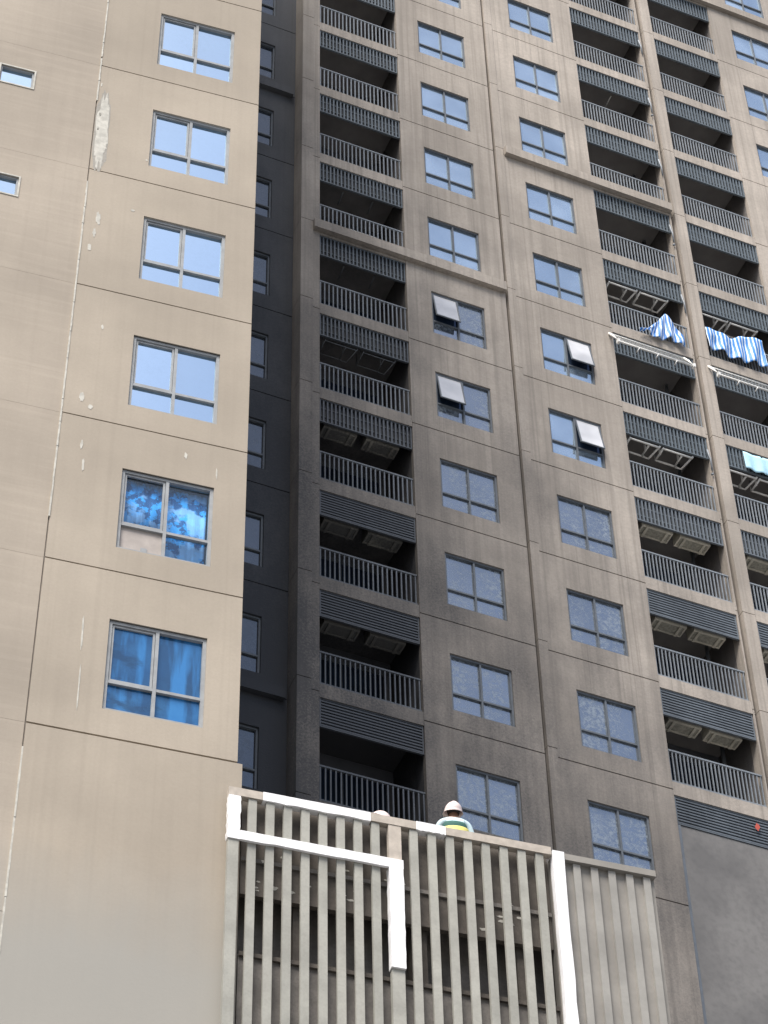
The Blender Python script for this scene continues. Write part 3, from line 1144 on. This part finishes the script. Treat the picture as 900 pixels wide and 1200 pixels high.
# ------------------------------------------------------------------ workers
def skinned(name, joints, edges, root, subs=2):
    me = bpy.data.meshes.new(name)
    keys = list(joints)
    idx = {k: i for i, k in enumerate(keys)}
    me.from_pydata([joints[k][0] for k in keys], [(idx[a], idx[b]) for a, b in edges], [])
    o = bpy.data.objects.new(name, me)
    COL.objects.link(o)
    o.modifiers.new('skin', 'SKIN').use_smooth_shade = True
    sl = me.skin_vertices[0].data if me.skin_vertices else None
    if sl is None:
        bm = bmesh.new()
        bm.from_mesh(me)
        bm.verts.layers.skin.verify()
        bm.to_mesh(me)
        bm.free()
        sl = me.skin_vertices[0].data
    for k in keys:
        r = joints[k][1]
        sl[idx[k]].radius = r if isinstance(r, tuple) else (r, r)
        sl[idx[k]].use_root = (k == root)
    s = o.modifiers.new('sub', 'SUBSURF')
    s.levels = s.render_levels = subs
    dg = bpy.context.evaluated_depsgraph_get()
    dg.update()
    m2 = bpy.data.meshes.new_from_object(o.evaluated_get(dg))
    bpy.data.objects.remove(o)
    return m2


def body_joints(kneel=False):
    J, E = {}, []

    def add(k, p, r, a=None):
        J[k] = (p, r)
        if a:
            E.append((a, k))
    # person faces +y, x to the right, feet at z = 0, 1.70 tall
    if not kneel:
        hz, lean = .90, .04
        add('pelvis', (0, 0, hz), (.15, .11))
    else:
        hz, lean = .50, .10
        add('pelvis', (0, -.02, hz), (.15, .11))
    add('waist', (0, lean * .4, hz + .14), (.135, .10), 'pelvis')
    add('chest', (0, lean, hz + .34), (.165, .115), 'waist')
    add('collar', (0, lean, hz + .49), (.10, .075), 'chest')
    add('neck', (0, lean + .015, hz + .555), (.052, .055), 'collar')
    add('jaw', (0, lean + .035, hz + .615), (.058, .066), 'neck')
    add('head', (0, lean + .025, hz + .69), (.074, .092), 'jaw')
    add('crown', (0, lean + .02, hz + .765), (.055, .065), 'head')
    add('nose', (0, lean + .125, hz + .655), (.012, .012), 'head')
    for s, t in ((-1, 'l'), (1, 'r')):
        add('ear' + t, (s * .082, lean + .015, hz + .665), (.010, .018), 'head')
        add('sh' + t, (s * .185, lean, hz + .455), (.062, .062), 'collar')
        if s < 0:
            el, wr = (s * .27, lean + .10, hz + .20), (s * .20, lean + .33, hz + .16)
            hd = (s * .19, lean + .41, hz + .15)
        else:
            el, wr = (s * .27, lean + .03, hz + .17), (s * .25, lean + .18, hz - .03)
            hd = (s * .25, lean + .23, hz - .10)
        add('el' + t, el, (.046, .046), 'sh' + t)
        add('wr' + t, wr, (.030, .032), 'el' + t)
        add('palm' + t, hd, (.040, .022), 'wr' + t)
        d = (Vector(hd) - Vector(wr)).normalized()
        side = Vector((1, 0, 0))
        for i, ln in enumerate((.070, .080, .075, .060)):
            q = Vector(hd) + d * .03 + side * (-.03 + .02 * i)
            add('f%d%s' % (i, t), tuple(q + d * ln * .5), (.009, .009), 'palm' + t)
            add('g%d%s' % (i, t), tuple(q + d * ln * .8 + Vector((0, .005, -ln * .4))), (.008, .008), 'f%d%s' % (i, t))
        add('th' + t, tuple(Vector(hd) - d * .01 + side * (-s * .055)), (.010, .010), 'palm' + t)
        add('hip' + t, (s * .085, 0 if not kneel else -.02, hz - .06), (.085, .09), 'pelvis')
        if not kneel:
            add('kn' + t, (s * .10, .025, .48), (.058, .062), 'hip' + t)
            add('an' + t, (s * .105, -.01, .085), (.042, .046), 'kn' + t)
            add('toe' + t, (s * .125, .15, .04), (.042, .032), 'an' + t)
        else:
            add('kn' + t, (s * .11, .03, .075), (.062, .065), 'hip' + t)
            add('an' + t, (s * .11, -.36, .06), (.045, .045), 'kn' + t)
            add('toe' + t, (s * .115, -.47, .05), (.04, .03), 'an' + t)
    return J, E, hz


def helmet_mesh():
    mb = MB()
    nr, ns = 8, 24
    for i in range(nr + 1):
        t = i / nr
        a = t * math.pi / 2
        for k in range(ns):
            b = 2 * math.pi * k / ns
            rx, ry, rz = .122, .145, .150
            x, y, z = rx * math.cos(a) * math.cos(b), ry * math.cos(a) * math.sin(b), rz * math.sin(a)
            if abs(x) < .03 and t > .1:
                z += .006
            mb.v.append((x, y, z))
    for i in range(nr):
        for k in range(ns):
            l = (k + 1) % ns
            mb.f.append((i * ns + k, i * ns + l, (i + 1) * ns + l, (i + 1) * ns + k))
    # brim, longer in front (+y)
    b0 = len(mb.v)
    for k in range(ns):
        b = 2 * math.pi * k / ns
        e = .018 + (.045 * max(0, math.sin(b)) ** 2)
        mb.v.append(((.118 + e) * math.cos(b), (.142 + e) * math.sin(b), -.014))
    for k in range(ns):
        l = (k + 1) % ns
        mb.f.append((k, b0 + k, b0 + l, l))
    return mb


def worker(loc, rz, label, kneel, seed):
    J, E, hz = body_joints(kneel)
    me = skinned('person', J, E, 'pelvis')
    o = obj('person', me, None, loc, (0, 0, rz))
    for k in ('skin', 'shirt', 'trouser', 'boot'):
        me.materials.append(M[k])
    zc = hz + .515
    for p in me.polygons:
        c = p.center
        p.use_smooth = True
        if c.z > zc:
            i = 0
        elif kneel and c.y < -.30 and c.z < .2 or (not kneel and c.z < .13):
            i = 3
        elif c.z < hz + .02 and abs(c.x) < .20 and (c.y < .15 or c.z < .4):
            i = 2
        else:
            i = 1
        # hands and forearms bare
        for t in ('l', 'r'):
            w = Vector(J['wr' + t][0])
            hd = Vector(J['palm' + t][0])
            d = (hd - w).normalized()
            if (c - w).dot(d) > -.02 and (c - w).length < .26:
                i = 0
        p.material_index = i
    tag(o, label, 'person')
    lean = J['head'][0][1]
    hx = J['head'][0]
    h = obj('helmet', helmet_mesh().mesh('helmet', M['helmet'], True), o, (0, hx[1] + .0, hx[2] - .012), (R(20), 0, 0))
    md = h.modifiers.new('thick', 'SOLIDIFY')
    md.thickness = .004
    # hair at the nape
    hb = MB()
    ns = 12
    for j in range(4):
        for k in range(ns + 1):
            a = math.pi + math.pi * k / ns
            q = .083 - .010 * j * .6
            hb.v.append((q * math.cos(a), hx[1] + (q + .020) * math.sin(a) * 1.0, hx[2] + .02 - .030 * j))
    for j in range(3):
        for k in range(ns):
            u = j * (ns + 1) + k
            hb.f.append((u, u + 1, u + ns + 2, u + ns + 1))
    hr = obj('hair', hb.mesh('hair', M['hair'], True), o)
    hr.modifiers.new('thick', 'SOLIDIFY').thickness = .012
    # vest: a shell round the chest, dark green with a yellow band
    for nm, z0_, z1_, mt, q in (('vest', hz + .02, hz + .42, 'vestgreen', 0), ('vest_band', hz + .22, hz + .315, 'vestyellow', .008)):
        vb = MB()
        nn = 28
        rows = 8
        for j in range(rows + 1):
            t = j / rows
            z = z0_ + (z1_ - z0_) * t
            for k in range(nn):
                a = 2 * math.pi * k / nn
                u = (z - hz) / .5
                rx = .165 + .018 * math.sin(u * 3) + q - max(0, u - .72) * .12
                ry = .135 + .012 * math.sin(u * 3) + q - max(0, u - .72) * .10
                vb.v.append((rx * math.cos(a), lean * .6 * min(1, u * 1.4) + ry * math.sin(a), z + .012 * math.cos(2 * a)))
        for j in range(rows):
            for k in range(nn):
                l = (k + 1) % nn
                vb.f.append((j * nn + k, j * nn + l, (j + 1) * nn + l, (j + 1) * nn + k))
        vo = obj(nm, vb.mesh(nm, M[mt], True), o)
        vo.modifiers.new('thick', 'SOLIDIFY').thickness = .006
    # eyes and mouth
    for s in (-1, 1):
        obj('eye', MB().tube([(s * .03, hx[1] + .085, hx[2] - .005), (s * .03, hx[1] + .094, hx[2] - .005)], [.011, .006], 8).mesh('eye', M['hair'], True), o)
    obj('mouth', MB().box(-.022, .022, hx[1] + .07, hx[1] + .088, hx[2] - .078, hx[2] - .070).mesh('mouth', M['hair']), o)
    return o


def screen_pt(s, dn, z):
    nL = Vector((-math.sin(AL), math.cos(AL), 0))
    p = PL + TL * s + nL * dn
    return (p.x, p.y, z)


DECK = 21.532
worker(screen_pt(.96, .24, DECK), R(-12), 'worker in white helmet, pale blue shirt and green vest, standing behind the top rail', False, 1)
worker(screen_pt(.06, .28, DECK), R(80), 'second worker kneeling behind the top rail, only the white helmet showing', True, 2)
